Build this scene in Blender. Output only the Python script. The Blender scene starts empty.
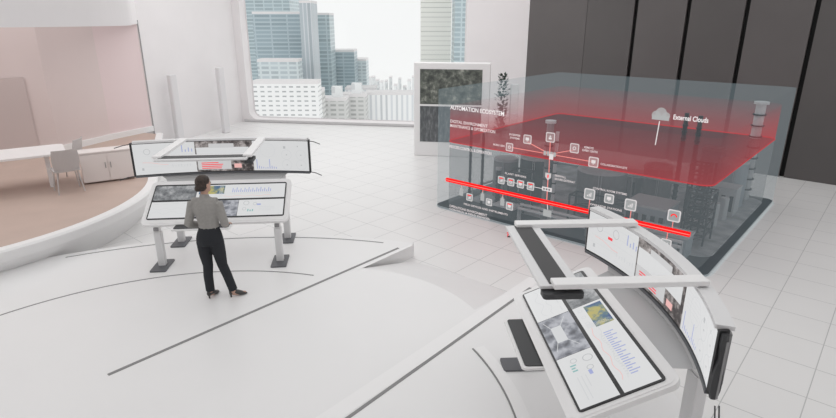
import bpy, math, random
from math import sin, cos, pi, radians, sqrt, atan2, hypot
from mathutils import Vector, Matrix
random.seed(7)
S = bpy.context.scene
COL = S.collection

# ------------------------------------------------------------------ camera, world, lights, exposure
CAM_H = 3.9
PITCH = math.atan(189 / 558.0)
cam_d = bpy.data.cameras.new('camera')
cam = bpy.data.objects.new('camera', cam_d)
COL.objects.link(cam)
cam_d.sensor_fit = 'HORIZONTAL'
cam_d.sensor_width = 36
cam_d.lens = 36 * 558 / 836
cam_d.clip_end = 1500
cam.location = (0, 0, CAM_H)
cam.rotation_euler = (pi / 2 - PITCH, 0, 0)
S.camera = cam

w = bpy.data.worlds.new('world')
S.world = w
w.use_nodes = True
bg = w.node_tree.nodes['Background']
bg.inputs['Color'].default_value = (0.95, 0.945, 0.942, 1)
bg.inputs['Strength'].default_value = 1.0

def area(name, loc, size, power, rot=(0, 0, 0), color=(1, 1, 1)):
    l = bpy.data.lights.new(name, 'AREA')
    l.shape = 'RECTANGLE'
    l.size, l.size_y = size
    l.energy = power
    l.color = color
    o = bpy.data.objects.new(name, l)
    COL.objects.link(o)
    o.location = loc
    o.rotation_euler = rot
    return o
area('back_fill_light', (-2.5, 16.5, 6.3), (12, 7), 150)  # added overhead fill, no visible fixture; brightens the back of the room
area('pink_room_fill_light', (-9.6, 11.5, 5.2), (4, 4), 34, color=(1, .96, .94))  # added fill lamp, unseen; lifts the room that the fascia darkens

S.view_settings.view_transform = 'Standard'
S.view_settings.look = 'None'
S.view_settings.exposure = 0.07
S.view_settings.gamma = 1.0
S.view_settings.use_curve_mapping = False
try:
    S.cycles.transparent_max_bounces = 40
except Exception:
    pass

# ------------------------------------------------------------------ materials
def mat(name, col, rough=0.5, metal=0.0, emit=None, es=1.0, noise=0.0, nscale=6.0, coat=0.0):
    m = bpy.data.materials.new(name)
    m.use_nodes = True
    nt = m.node_tree
    b = nt.nodes['Principled BSDF']
    b.inputs['Base Color'].default_value = (*col, 1)
    b.inputs['Roughness'].default_value = rough
    b.inputs['Metallic'].default_value = metal
    if coat:
        b.inputs['Coat Weight'].default_value = coat
    if emit:
        b.inputs['Emission Color'].default_value = (*emit, 1)
        b.inputs['Emission Strength'].default_value = es
    if noise:
        tc = nt.nodes.new('ShaderNodeTexCoord')
        n = nt.nodes.new('ShaderNodeTexNoise')
        n.inputs['Scale'].default_value = nscale
        n.inputs['Detail'].default_value = 4
        r = nt.nodes.new('ShaderNodeValToRGB')
        r.color_ramp.elements[0].position = 0.3
        r.color_ramp.elements[1].position = 0.7
        r.color_ramp.elements[0].color = (*[max(0, c * (1 - noise)) for c in col], 1)
        r.color_ramp.elements[1].color = (*[min(1, c * (1 + noise)) for c in col], 1)
        nt.links.new(tc.outputs['Object'], n.inputs['Vector'])
        nt.links.new(n.outputs['Fac'], r.inputs['Fac'])
        nt.links.new(r.outputs['Color'], b.inputs['Base Color'])
    return m

def holo(name, col, alpha, es=1.0, zfade=None, noise=0.0, nscale=2.0):
    """self-lit translucent film; zfade=(z0,a0,z1,a1) changes the film density with height"""
    m = bpy.data.materials.new(name)
    m.use_nodes = True
    nt = m.node_tree
    nt.nodes.clear()
    out = nt.nodes.new('ShaderNodeOutputMaterial')
    mix = nt.nodes.new('ShaderNodeMixShader')
    tr = nt.nodes.new('ShaderNodeBsdfTransparent')
    em = nt.nodes.new('ShaderNodeEmission')
    em.inputs['Color'].default_value = (*col, 1)
    em.inputs['Strength'].default_value = es
    mix.inputs[0].default_value = alpha
    tc = nt.nodes.new('ShaderNodeTexCoord')
    if zfade:
        sx = nt.nodes.new('ShaderNodeSeparateXYZ')
        mr = nt.nodes.new('ShaderNodeMapRange')
        mr.inputs['From Min'].default_value = zfade[0]
        mr.inputs['From Max'].default_value = zfade[2]
        mr.inputs['To Min'].default_value = zfade[1]
        mr.inputs['To Max'].default_value = zfade[3]
        nt.links.new(tc.outputs['Object'], sx.inputs[0])
        nt.links.new(sx.outputs['Z'], mr.inputs['Value'])
        nt.links.new(mr.outputs[0], mix.inputs[0])
    elif noise:
        n = nt.nodes.new('ShaderNodeTexNoise')
        n.inputs['Scale'].default_value = nscale
        n.inputs['Detail'].default_value = 5
        mr = nt.nodes.new('ShaderNodeMapRange')
        mr.inputs['From Min'].default_value = 0.3
        mr.inputs['From Max'].default_value = 0.7
        mr.inputs['To Min'].default_value = max(0, alpha - noise)
        mr.inputs['To Max'].default_value = min(1, alpha + noise)
        nt.links.new(tc.outputs['Object'], n.inputs['Vector'])
        nt.links.new(n.outputs['Fac'], mr.inputs['Value'])
        nt.links.new(mr.outputs[0], mix.inputs[0])
    nt.links.new(tr.outputs[0], mix.inputs[1])
    nt.links.new(em.outputs[0], mix.inputs[2])
    nt.links.new(mix.outputs[0], out.inputs[0])
    return m

def film(name, col, alpha, rough=0.4):
    """translucent lit material"""
    m = mat(name, col, rough)
    m.node_tree.nodes['Principled BSDF'].inputs['Alpha'].default_value = alpha
    return m

def picture(name, cols, scale=6, kind='noise', es=0.8, stretch=(1, 1, 1)):
    """image shown on a display: procedural colour field, emitted by the screen"""
    m = bpy.data.materials.new(name)
    m.use_nodes = True
    nt = m.node_tree
    b = nt.nodes['Principled BSDF']
    b.inputs['Base Color'].default_value = (.02, .02, .02, 1)
    b.inputs['Roughness'].default_value = .35
    tc = nt.nodes.new('ShaderNodeTexCoord')
    mp = nt.nodes.new('ShaderNodeMapping')
    mp.inputs['Scale'].default_value = stretch
    nt.links.new(tc.outputs['Object'], mp.inputs[0])
    if kind == 'voronoi':
        t = nt.nodes.new('ShaderNodeTexVoronoi')
        t.inputs['Scale'].default_value = scale
        o = t.outputs['Distance']
        t2 = nt.nodes.new('ShaderNodeTexNoise')
        t2.inputs['Scale'].default_value = scale * 1.7
        t2.inputs['Detail'].default_value = 8
        nt.links.new(mp.outputs[0], t2.inputs['Vector'])
        nt.links.new(mp.outputs[0], t.inputs['Vector'])
        mm = nt.nodes.new('ShaderNodeMath')
        mm.operation = 'MULTIPLY_ADD'
        mm.inputs[1].default_value = 0.45
        nt.links.new(o, mm.inputs[0])
        m2 = nt.nodes.new('ShaderNodeMath')
        m2.operation = 'MULTIPLY'
        m2.inputs[1].default_value = 0.7
        nt.links.new(t2.outputs['Fac'], m2.inputs[0])
        nt.links.new(m2.outputs[0], mm.inputs[2])
        o = mm.outputs[0]
    else:
        t = nt.nodes.new('ShaderNodeTexNoise')
        t.inputs['Scale'].default_value = scale
        t.inputs['Detail'].default_value = 8
        t.inputs['Roughness'].default_value = .7
        nt.links.new(mp.outputs[0], t.inputs['Vector'])
        o = t.outputs['Fac']
    r = nt.nodes.new('ShaderNodeValToRGB')
    cr = r.color_ramp
    n = len(cols)
    while len(cr.elements) < n:
        cr.elements.new(.5)
    for i, c in enumerate(cols):
        cr.elements[i].position = .33 + .34 * i / (n - 1)
        cr.elements[i].color = (*c, 1)
    nt.links.new(o, r.inputs['Fac'])
    nt.links.new(r.outputs['Color'], b.inputs['Emission Color'])
    b.inputs['Emission Strength'].default_value = es
    return m

def facade(name, wall, glass, sx, sz, mortar=.25, rough=.6):
    """building front: storeys and bays of glazing"""
    m = mat(name, wall, rough)
    nt = m.node_tree
    b = nt.nodes['Principled BSDF']
    tc = nt.nodes.new('ShaderNodeTexCoord')
    sp = nt.nodes.new('ShaderNodeSeparateXYZ')
    cb = nt.nodes.new('ShaderNodeCombineXYZ')
    ad = nt.nodes.new('ShaderNodeMath')
    ad.operation = 'ADD'
    br = nt.nodes.new('ShaderNodeTexBrick')
    br.offset = 0
    nt.links.new(tc.outputs['Object'], sp.inputs[0])
    nt.links.new(sp.outputs['X'], ad.inputs[0])
    nt.links.new(sp.outputs['Y'], ad.inputs[1])
    nt.links.new(ad.outputs[0], cb.inputs['X'])
    nt.links.new(sp.outputs['Z'], cb.inputs['Y'])
    nt.links.new(cb.outputs[0], br.inputs['Vector'])
    br.inputs['Scale'].default_value = 1
    br.inputs['Brick Width'].default_value = sx
    br.inputs['Row Height'].default_value = sz
    br.inputs['Mortar Size'].default_value = mortar
    br.inputs['Mortar Smooth'].default_value = 0
    br.inputs['Color1'].default_value = (*glass, 1)
    br.inputs['Color2'].default_value = (*[g * .8 for g in glass], 1)
    br.inputs['Mortar'].default_value = (*wall, 1)
    nt.links.new(br.outputs['Color'], b.inputs['Base Color'])
    return m

M = {}
M['white'] = mat('white_satin', (.84, .835, .835), .35)
M['white_wall'] = mat('white_wall_paint', (.80, .775, .78), .6, noise=.015, nscale=1.2)
M['platform'] = mat('platform_white', (.80, .797, .797), .38, noise=.01, nscale=.8)
M['groove'] = mat('groove_grey', (.24, .24, .24), .6)
M['rim'] = mat('rim_white', (.84, .835, .835), .4)
M['skirting'] = mat('skirting_painted_shade', (.58, .57, .575), .6)  # shade on the sill front painted in as a greyer base colour
M['fin'] = mat('pillar_white', (.72, .71, .72), .5)
M['pink'] = mat('pink_wall_paint', (.70, .60, .585), .6, noise=.03, nscale=.5)
M['pink_dark'] = mat('pink_panel_paint', (.58, .49, .475), .6, noise=.03, nscale=.7)
M['pink_light'] = mat('pink_column_paint', (.76, .63, .63), .5)
M['wood'] = mat('pale_oak_floor', (.52, .40, .345), .5, noise=.05, nscale=1.5)
M['chair'] = mat('chair_shell', (.52, .49, .485), .5)
M['tablew'] = mat('table_white', (.84, .82, .82), .4)
M['dark_grey'] = mat('dark_grey_plastic', (.045, .047, .05), .5)
M['foot'] = mat('foot_plate_grey', (.11, .115, .125), .5)
M['mid_grey'] = mat('mid_grey_metal', (.30, .30, .305), .45)
M['column'] = mat('leg_silver', (.72, .72, .725), .4)
M['apron'] = mat('apron_grey', (.52, .52, .525), .5)
M['bezel'] = mat('bezel_black', (.02, .02, .022), .3)
M['scr'] = mat('screen_page', (.03, .03, .03), .3, emit=(.70, .705, .71), es=.86)
M['scr2'] = mat('screen_page_dim', (.03, .03, .03), .3, emit=(.60, .60, .605), es=.86)
M['s_grey'] = mat('screen_grey', (.02, .02, .02), .4, emit=(.42, .43, .44), es=1)
M['s_lgrey'] = mat('screen_light_grey', (.02, .02, .02), .4, emit=(.55, .56, .57), es=1)
M['s_blue'] = mat('screen_blue', (.02, .02, .02), .4, emit=(.30, .34, .58), es=1)
M['s_red'] = mat('screen_red', (.02, .02, .02), .4, emit=(.85, .03, .05), es=1)
M['s_pink'] = mat('screen_pink', (.02, .02, .02), .4, emit=(.75, .42, .40), es=1)
M['s_teal'] = mat('screen_teal', (.02, .02, .02), .4, emit=(.22, .42, .41), es=1)
M['p_grey'] = picture('picture_plant_grey', [(.03, .035, .04), (.14, .15, .16), (.30, .31, .32), (.55, .55, .56)], 6, 'noise', .8)
M['p_room'] = picture('picture_control_room', [(.06, .065, .08), (.19, .2, .23), (.42, .43, .47)], 8, 'voronoi', .9)
M['p_map'] = picture('picture_map', [(.02, .05, .16), (.035, .09, .22), (.08, .16, .20), (.42, .38, .12), (.45, .38, .10)], 5, 'noise', .9)
M['p_dark'] = picture('picture_machinery', [(.012, .01, .01), (.05, .04, .04), (.30, .27, .26), (.6, .55, .55)], 10, 'noise', .8)
M['p_forest'] = picture('picture_forest', [(.01, .013, .01), (.045, .052, .045), (.12, .13, .11), (.34, .34, .30)], 5, 'noise', .75)
M['p_street'] = picture('picture_plant_dark', [(.03, .035, .04), (.07, .075, .08), (.16, .165, .17)], 4, 'noise', .9, (3, 3, 1))

# tiled floor: square tiles turned 49 degrees
def tile_floor():
    m = mat('floor_tiles', (.80, .795, .79), .32)
    nt = m.node_tree
    b = nt.nodes['Principled BSDF']
    tc = nt.nodes.new('ShaderNodeTexCoord')
    facs = []
    T = .689
    for vec, off in (((.7547, -.656, 0), -4.284), ((.656, .7547, 0), 7.32)):
        d = nt.nodes.new('ShaderNodeVectorMath')
        d.operation = 'DOT_PRODUCT'
        d.inputs[1].default_value = vec
        nt.links.new(tc.outputs['Object'], d.inputs[0])
        a = nt.nodes.new('ShaderNodeMath')
        a.operation = 'ADD'
        a.inputs[1].default_value = -off + T * 100 + T / 2
        nt.links.new(d.outputs['Value'], a.inputs[0])
        mo = nt.nodes.new('ShaderNodeMath')
        mo.operation = 'MODULO'
        mo.inputs[1].default_value = T
        nt.links.new(a.outputs[0], mo.inputs[0])
        s = nt.nodes.new('ShaderNodeMath')
        s.operation = 'SUBTRACT'
        s.inputs[1].default_value = T / 2
        nt.links.new(mo.outputs[0], s.inputs[0])
        ab = nt.nodes.new('ShaderNodeMath')
        ab.operation = 'ABSOLUTE'
        nt.links.new(s.outputs[0], ab.inputs[0])
        lt = nt.nodes.new('ShaderNodeMath')
        lt.operation = 'LESS_THAN'
        lt.inputs[1].default_value = .0055
        nt.links.new(ab.outputs[0], lt.inputs[0])
        facs.append(lt)
    mx = nt.nodes.new('ShaderNodeMath')
    mx.operation = 'MAXIMUM'
    nt.links.new(facs[0].outputs[0], mx.inputs[0])
    nt.links.new(facs[1].outputs[0], mx.inputs[1])
    n = nt.nodes.new('ShaderNodeTexNoise')
    n.inputs['Scale'].default_value = 1.3
    nt.links.new(tc.outputs['Object'], n.inputs['Vector'])
    c1 = nt.nodes.new('ShaderNodeMixRGB')
    c1.inputs[1].default_value = (.76, .755, .75, 1)
    c1.inputs[2].default_value = (.79, .785, .78, 1)
    nt.links.new(n.outputs['Fac'], c1.inputs[0])
    c2 = nt.nodes.new('ShaderNodeMixRGB')
    c2.inputs[2].default_value = (.50, .50, .50, 1)
    nt.links.new(mx.outputs[0], c2.inputs[0])
    nt.links.new(c1.outputs[0], c2.inputs[1])
    nt.links.new(c2.outputs[0], b.inputs['Base Color'])
    return m
M['tiles'] = tile_floor()

# ------------------------------------------------------------------ mesh builder
class MB:
    def __init__(s):
        s.v, s.f, s.m, s.mats = [], [], [], []
    def mi(s, m):
        if isinstance(m, str):
            m = M[m]
        if m not in s.mats:
            s.mats.append(m)
        return s.mats.index(m)
    def add(s, vs, fs, m):
        k = len(s.v)
        i = s.mi(m)
        s.v += [tuple(p) for p in vs]
        for f in fs:
            s.f.append([k + a for a in f])
            s.m.append(i)
        return s
    def quad(s, a, b, c, d, m):
        return s.add([a, b, c, d], [(0, 1, 2, 3)], m)
    def box(s, c, d, m, rot=None):
        x, y, z = [q / 2 for q in d]
        vs = [Vector((i * x, j * y, k * z)) for i in (-1, 1) for j in (-1, 1) for k in (-1, 1)]
        if rot is not None:
            vs = [rot @ q for q in vs]
        vs = [q + Vector(c) for q in vs]
        return s.add(vs, [(0, 1, 3, 2), (4, 6, 7, 5), (0, 4, 5, 1), (2, 3, 7, 6), (0, 2, 6, 4), (1, 5, 7, 3)], m)
    def prism(s, poly, z0, z1, m, mp=None, mtop=None):
        n = len(poly)
        mp = mp or (lambda a, b, c: (a, b, c))
        vs = [mp(a, b, z0) for a, b in poly] + [mp(a, b, z1) for a, b in poly]
        s.add(vs, [tuple(range(n - 1, -1, -1))] + [(i, (i + 1) % n, n + (i + 1) % n, n + i) for i in range(n)], m)
        return s.add(vs[n:], [tuple(range(n))], mtop or m)
    def tube(s, pts, r, m, n=8, closed_ends=True):
        pts = [Vector(p) for p in pts]
        rr = r if isinstance(r, (list, tuple)) else [r] * len(pts)
        rings = []
        for i, p in enumerate(pts):
            t = (pts[min(i + 1, len(pts) - 1)] - pts[max(i - 1, 0)]).normalized()
            up = Vector((0, 0, 1)) if abs(t.z) < .9 else Vector((1, 0, 0))
            a = t.cross(up).normalized()
            b = t.cross(a)
            q = rr[i]
            qa, qb = q if isinstance(q, tuple) else (q, q)
            rings.append([p + a * qa * cos(2 * pi * k / n) + b * qb * sin(2 * pi * k / n) for k in range(n)])
        return s.loft(rings, m, closed_ends)
    def loft(s, rings, m, caps=True):
        n = len(rings[0])
        vs = [p for r in rings for p in r]
        fs = []
        for i in range(len(rings) - 1):
            for k in range(n):
                fs.append((i * n + k, i * n + (k + 1) % n, (i + 1) * n + (k + 1) % n, (i + 1) * n + k))
        if caps:
            fs.append(tuple(range(n - 1, -1, -1)))
            fs.append(tuple((len(rings) - 1) * n + k for k in range(n)))
        return s.add(vs, fs, m)
    def cyl(s, c, r, h, m, n=24, r2=None):
        r2 = r if r2 is None else r2
        return s.loft([[Vector((c[0] + q * cos(2 * pi * k / n), c[1] + q * sin(2 * pi * k / n), z)) for k in range(n)]
                       for q, z in ((r, c[2]), (r2, c[2] + h))], m)
    def build(s, name, parent=None, smooth=False, bevel=0, loc=(0, 0, 0), rz=0):
        me = bpy.data.meshes.new(name)
        me.from_pydata([tuple(p) for p in s.v], [], s.f)
        for m in s.mats:
            me.materials.append(m)
        me.polygons.foreach_set('material_index', s.m)
        me.update()
        # consistent outward normals
        import bmesh
        b = bmesh.new()
        b.from_mesh(me)
        bmesh.ops.recalc_face_normals(b, faces=b.faces)
        b.to_mesh(me)
        b.free()
        if smooth:
            me.polygons.foreach_set('use_smooth', [True] * len(me.polygons))
        o = bpy.data.objects.new(name, me)
        COL.objects.link(o)
        o.location = loc
        o.rotation_euler = (0, 0, rz)
        if parent:
            o.parent = parent
        if bevel:
            bv = o.modifiers.new('bevel', 'BEVEL')
            bv.width = bevel
            bv.segments = 2
            bv.limit_method = 'ANGLE'
            bv.angle_limit = radians(40)
        return o

def tag(o, label=None, cat=None, group=None, kind=None):
    if label:
        o['label'] = label
    if cat:
        o['category'] = cat
    if group:
        o['group'] = group
    if kind:
        o['kind'] = kind
    return o

def thing(name, label, cat, loc=(0, 0, 0), rz=0, group=None):
    o = bpy.data.objects.new(name, None)
    COL.objects.link(o)
    o.location = loc
    o.rotation_euler = (0, 0, rz)
    o.empty_display_size = .1
    return tag(o, label, cat, group)

def structure(o):
    o['kind'] = 'structure'
    return o

def rrect(w0, h0, w1, h1, r, n=5):
    """rounded rectangle from (w0,h0) to (w1,h1)"""
    P = []
    for cx, cy, a in ((w1 - r, h0 + r, -90), (w1 - r, h1 - r, 0), (w0 + r, h1 - r, 90), (w0 + r, h0 + r, 180)):
        for i in range(n + 1):
            t = radians(a + 90 * i / n)
            P.append((cx + r * cos(t), cy + r * sin(t)))
    return P

def round_poly(P, R, n=6):
    out = []
    N = len(P)
    for i in range(N):
        p, q, s = Vector(P[i - 1]), Vector(P[i]), Vector(P[(i + 1) % N])
        a, b = (p - q).normalized(), (s - q).normalized()
        r = R[i] if isinstance(R, (list, tuple)) else R
        if r <= 0:
            out.append(tuple(q))
            continue
        ang = a.angle(b)
        d = r / math.tan(ang / 2)
        c = q + (a + b).normalized() * (r / sin(ang / 2))
        s0, s1 = q + a * d - c, q + b * d - c
        a0 = atan2(s0.y, s0.x)
        da = (atan2(s1.y, s1.x) - a0 + pi) % (2 * pi) - pi
        for k in range(n + 1):
            t = a0 + da * k / n
            out.append((c.x + r * cos(t), c.y + r * sin(t)))
    return out

def arc(c, r, a0, a1, n):
    return [(c[0] + r * cos(radians(a0 + (a1 - a0) * i / n)), c[1] + r * sin(radians(a0 + (a1 - a0) * i / n))) for i in range(n + 1)]

def ribbon(mb, path, wd, z0, z1, m):
    """flat band of width wd following a 2-D path, between heights z0 and z1"""
    L, Rr = [], []
    for i, p in enumerate(path):
        a, b = Vector(path[max(i - 1, 0)]), Vector(path[min(i + 1, len(path) - 1)])
        t = (b - a).normalized()
        nn = Vector((-t.y, t.x)) * wd / 2
        L.append(Vector(p) + nn)
        Rr.append(Vector(p) - nn)
    rings = [[(l.x, l.y, z0), (r.x, r.y, z0), (r.x, r.y, z1), (l.x, l.y, z1)] for l, r in zip(L, Rr)]
    mb.loft([[Vector(q) for q in r] for r in rings], m)
    return mb

# ------------------------------------------------------------------ structure
mb = MB()
mb.quad((-16, -3, 0), (16, -3, 0), (16, 18.75, 0), (-16, 24.37, 0), 'tiles')
structure(mb.build('floor'))
mb = MB()
mb.prism([(-16, -4), (16, -4), (16, .8), (-16, .8)], 6.6, 6.8, 'white')  # partial slab out of view, added to darken the foreground
structure(mb.build('ceiling_shade_blocker'))
mb = MB()
mb.prism([(-16, -4.2), (16, -4.2), (16, -4), (-16, -4)], 0, 6.8, 'white_wall')  # unseen wall behind the camera, added to hold light off the foreground
structure(mb.build('wall_shade_blocker'))

# raised white platform
ZP = .25
nrm = Vector((.766, -.643))
dirv = Vector((.643, .766))
P = []
P += [(-9.0, 3.5)]
left = arc((-2.42, 2.61), 6.75, 128, 69.6, 26)
P = [(-3.5, -1.5), (-9.5, -1.5), (-9.2, 5.0)] + left + [(-.9, 7.92)]
inner = arc((-1.28, 5.75), 2.2, 79, 22.5, 12)
P += inner[1:]
P += [(1.66, 7.52)] + [(2.04, 7.05), (2.32, 6.4), (2.52, 5.7), (2.64, 4.9), (2.66, 4.1), (2.55, 3.2), (2.3, 2.0), (1.9, .5), (1.4, -1.5)]
mb = MB()
mb.prism(P, 0, ZP, 'platform')
structure(mb.build('platform_1'))
# ramp between the two wings
outer = arc((-2.72, 3.86), 5.49, 61.8, 37, 12)
mb = MB()
N = 12
rings = []
for i in range(N + 1):
    a, b = inner[i], outer[i]
    rings.append([(a[0], a[1], ZP), (b[0], b[1], .012)])
for i in range(N):
    mb.quad(rings[i][0], rings[i + 1][0], rings[i + 1][1], rings[i][1], 'platform')
    mb.quad(rings[i][1], rings[i + 1][1], (*rings[i + 1][1][:2], 0), (*rings[i][1][:2], 0), 'platform')
structure(mb.build('ramp_1'))
# grooves and inlays
mb = MB()
ribbon(mb, [(-3.365, 5.159), (-.33, 8.72)], .045, ZP, ZP + .004, 'groove')
structure(mb.build('trim_1'))
mb = MB()
ribbon(mb, [(-1.35, 3.66), (1.617, 7.24)], .04, ZP, ZP + .004, 'groove')
structure(mb.build('trim_2'))
mb = MB()
ribbon(mb, arc((-2.42, 2.61), 6.6, 120, 74, 30), .025, ZP, ZP + .004, 'groove')
structure(mb.build('trim_3'))
mb = MB()
ribbon(mb, arc((-2.63, 4.2), 3.61, 146, 73, 30), .022, ZP, ZP + .004, 'groove')
structure(mb.build('trim_4'))
mb = MB()
ribbon(mb, arc((-2.63, 4.2), 3.66, 24, -14, 20), .13, ZP, ZP + .012, 'rim')
ribbon(mb, arc((-2.63, 4.2), 3.585, 24.2, -14, 20), .018, ZP, ZP + .006, 'groove')
structure(mb.build('trim_5'))
mb = MB()
ribbon(mb, [(-.93, 7.87), (-.10, 8.86)], .05, ZP, ZP + .003, 'rim')
structure(mb.build('trim_6'))
mb = MB()
a0, b0 = Vector((.757, 6.59)), Vector((1.66, 7.62))
off = nrm * .12
ribbon(mb, [tuple(a0 + off - dirv * 3.6), tuple(b0 + off)], .2, ZP, ZP + .003, 'rim')
structure(mb.build('trim_7'))

# window wall ---------------------------------------------------------------
W0 = Vector((-6.62, 22.54))
WD = Vector((.985, -.173)).normalized()
WN = Vector((-WD.y, WD.x))        # away from the room
def wp(s, z, d=0):
    q = W0 + WD * s + WN * d
    return (q.x, q.y, z)
mb = MB()
hole = rrect(-.2, .10, 8.5, 5.6, .35)
# front ring around rounded opening, reveal and glass line
fr = [(-.5, 0), (10.66, 0), (10.66, 7), (-.5, 7)]
def ring_wall(mb, outer_xy, hole_xy, mp, m):
    # connect hole to outer by nearest quads: split into four L strips
    x0, z0 = outer_xy[0]
    x1, z1 = outer_xy[2]
    n = len(hole_xy)
    q = n // 4
    corners = [(x1, z0), (x1, z1), (x0, z1), (x0, z0)]
    for c in range(4):
        seg = hole_xy[c * q:(c + 1) * q]
        cn = corners[c]
        for i in range(len(seg) - 1):
            mb.add([mp(*cn), mp(*seg[i]), mp(*seg[i + 1])], [(0, 1, 2)], m)
        nx = hole_xy[((c + 1) * q) % n]
        mb.add([mp(*cn), mp(*seg[-1]), mp(*nx), mp(*corners[(c + 1) % 4])], [(0, 1, 2, 3)], m)
ring_wall(mb, fr, hole, lambda s, z: wp(s, z), 'white_wall')
hole2 = rrect(-.12, .14, 8.45, 5.5, .32)
n = len(hole)
for i in range(n):
    j = (i + 1) % n
    mb.quad(wp(*hole[i]), wp(*hole[j]), wp(*hole2[j], .35), wp(*hole2[i], .35), 'white_wall')
structure(mb.build('wall_back'))
mb = MB()
hole3 = rrect(-.08, .17, 8.41, 5.46, .30)
for i in range(n):
    j = (i + 1) % n
    mb.quad(wp(*hole2[i], .35), wp(*hole2[j], .35), wp(*hole3[j], .33), wp(*hole3[i], .33), 'white')
wn = structure(mb.build('window_1'))
glass = bpy.data.materials.new('window_glass')
glass.use_nodes = True
nt = glass.node_tree
nt.nodes.clear()
o_ = nt.nodes.new('ShaderNodeOutputMaterial')
mx_ = nt.nodes.new('ShaderNodeMixShader')
t_ = nt.nodes.new('ShaderNodeBsdfTransparent')
g_ = nt.nodes.new('ShaderNodeBsdfGlossy')
g_.inputs['Roughness'].default_value = .05
t_.inputs['Color'].default_value = (.95, .97, .97, 1)
mx_.inputs[0].default_value = .05
nt.links.new(t_.outputs[0], mx_.inputs[1])
nt.links.new(g_.outputs[0], mx_.inputs[2])
nt.links.new(mx_.outputs[0], o_.inputs[0])
mb = MB()
mb.add([wp(a, b, .34) for a, b in hole3], [tuple(range(n))], glass)
mb.build('window_glass', wn)
# skirting lip under the window
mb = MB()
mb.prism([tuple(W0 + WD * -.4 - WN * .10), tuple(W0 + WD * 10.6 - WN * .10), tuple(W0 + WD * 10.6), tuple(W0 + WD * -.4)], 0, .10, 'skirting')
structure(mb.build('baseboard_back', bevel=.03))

# dark panelled wall ---------------------------------------------------------
D0 = Vector((9.67, 14.0))
DD = Vector((-.7547, .656))
DN = Vector((.656, .7547))
def dpt(s, z, d=0):
    q = D0 + DD * s + DN * d
    return (q.x, q.y, z)
M['dark_panel'] = mat('dark_wall_panel', (.115, .106, .105), .55, noise=.05, nscale=.6)
M['dark_panel2'] = mat('dark_wall_panel_b', (.10, .093, .092), .55, noise=.05, nscale=.6)
M['gap'] = mat('panel_gap_black', (.006, .006, .006), .8)
mb = MB()
seams = [-5.5, -4.1, -2.7, -1.25, .2, 1.69, 3.11, 4.54, 6.02, 8.01]
mb.quad(dpt(-5.5, 0, .12), dpt(8.01, 0, .12), dpt(8.01, 7, .12), dpt(-5.5, 7, .12), 'gap')
for i in range(len(seams) - 1):
    a, b = seams[i], seams[i + 1]
    g0 = .055
    g1 = .055 if b < 5 else .006
    if a > 5:
        g0 = .006
    if b > 8:
        g1 = 0
    pts = [(a + g0, 0), (b - g1, 0), (b - g1, .1), (a + g0, .1)]
    mb.prism([(D0 + DD * s_ + DN * d_)[:] for s_, d_ in ((a + g0, 0), (b - g1, 0), (b - g1, .1), (a + g0, .1))], 0, 7,
             'dark_panel2' if i % 2 else 'dark_panel')
structure(mb.build('wall_right'))
# white return between window wall and dark wall
mb = MB()
e0 = W0 + WD * 10.66
e1 = D0 + DD * 8.01
mb.prism([tuple(e0), tuple(e1), tuple(e1 + Vector((.35, .1))), tuple(e0 + Vector((.35, .1)))], 0, 7, 'white_wall')
structure(mb.build('wall_return'))

# left white wall, curved fascia, pink room ----------------------------------
CC = (-9.43, 10.18)
C1 = Vector((-8.35, 17.5))
WL = W0 + WD * -.5
mb = MB()
mb.prism([tuple(C1), (WL.x, WL.y), (WL.x - .3, WL.y + .2), (C1.x - .3, C1.y + .1)], 0, 7, 'white_wall')
structure(mb.build('wall_left'))
mb = MB()
path = arc(CC, 4.02, -75, 38, 40) + [(-6.6, 13.6), (-7.3, 15.2), (C1.x, C1.y)]
fas = []
rings = []
for i, p in enumerate(path):
    a, b = Vector(path[max(i - 1, 0)]), Vector(path[min(i + 1, len(path) - 1)])
    t = (b - a).normalized()
    nn = Vector((t.y, -t.x))
    q = Vector(p) - nn * .25
    rings.append([Vector((p[0], p[1], 3.80)), Vector((p[0], p[1], 7)), Vector((q.x, q.y, 7)), Vector((q.x, q.y, 3.80))])
mb.loft(rings, 'white_wall')
structure(mb.build('wall_fascia'))

ZR = .6
# raised pink room floor and bowl shaped rim
fl_edge = arc(CC, 3.87, -75, 33, 40) + [(-6.25, 12.9), (-7.0, 14.4), (-8.0, 16.9)]
mb = MB()
mb.add([(a, b, ZR) for a, b in fl_edge] + [(-16, 20, ZR), (-16, 2, ZR)], [tuple(range(len(fl_edge) + 2))], 'wood')
structure(mb.build('floor_pink_room'))
def offset(path, d):
    out = []
    for i, p in enumerate(path):
        a, b = Vector(path[max(i - 1, 0)]), Vector(path[min(i + 1, len(path) - 1)])
        t = (b - a).normalized()
        out.append(Vector(p) + Vector((t.y, -t.x)) * d)
    return out
prof = [(0, ZR - .02), (0, ZR + .03), (.16, ZR + .03), (.19, ZR), (.15, ZR - .16), (.04, .28), (-.08, .1), (-.12, 0)]
offs = [offset(fl_edge, d) for d, z in prof]
mb = MB()
for k in range(len(prof) - 1):
    for i in range(len(fl_edge) - 1):
        mb.quad((*offs[k][i], prof[k][1]), (*offs[k][i + 1], prof[k][1]), (*offs[k + 1][i + 1], prof[k + 1][1]), (*offs[k + 1][i], prof[k + 1][1]), 'rim')
structure(mb.build('trim_room_rim', smooth=False))
pw = [(-16, 9.5), (-12.0, 12.4), (-9.45, 14.45), (-8.95, 16.1), (-8.35, 17.42)]
mb = MB()
for i in range(4):
    mb.quad((*pw[i], ZR), (*pw[i + 1], ZR), (*pw[i + 1], 6), (*pw[i], 6), 'pink' if i < 3 else 'pink_light')
structure(mb.build('wall_pink_room'))
mb = MB()
bb = offset(pw, .0)
bo = offset(pw, .07)
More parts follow.
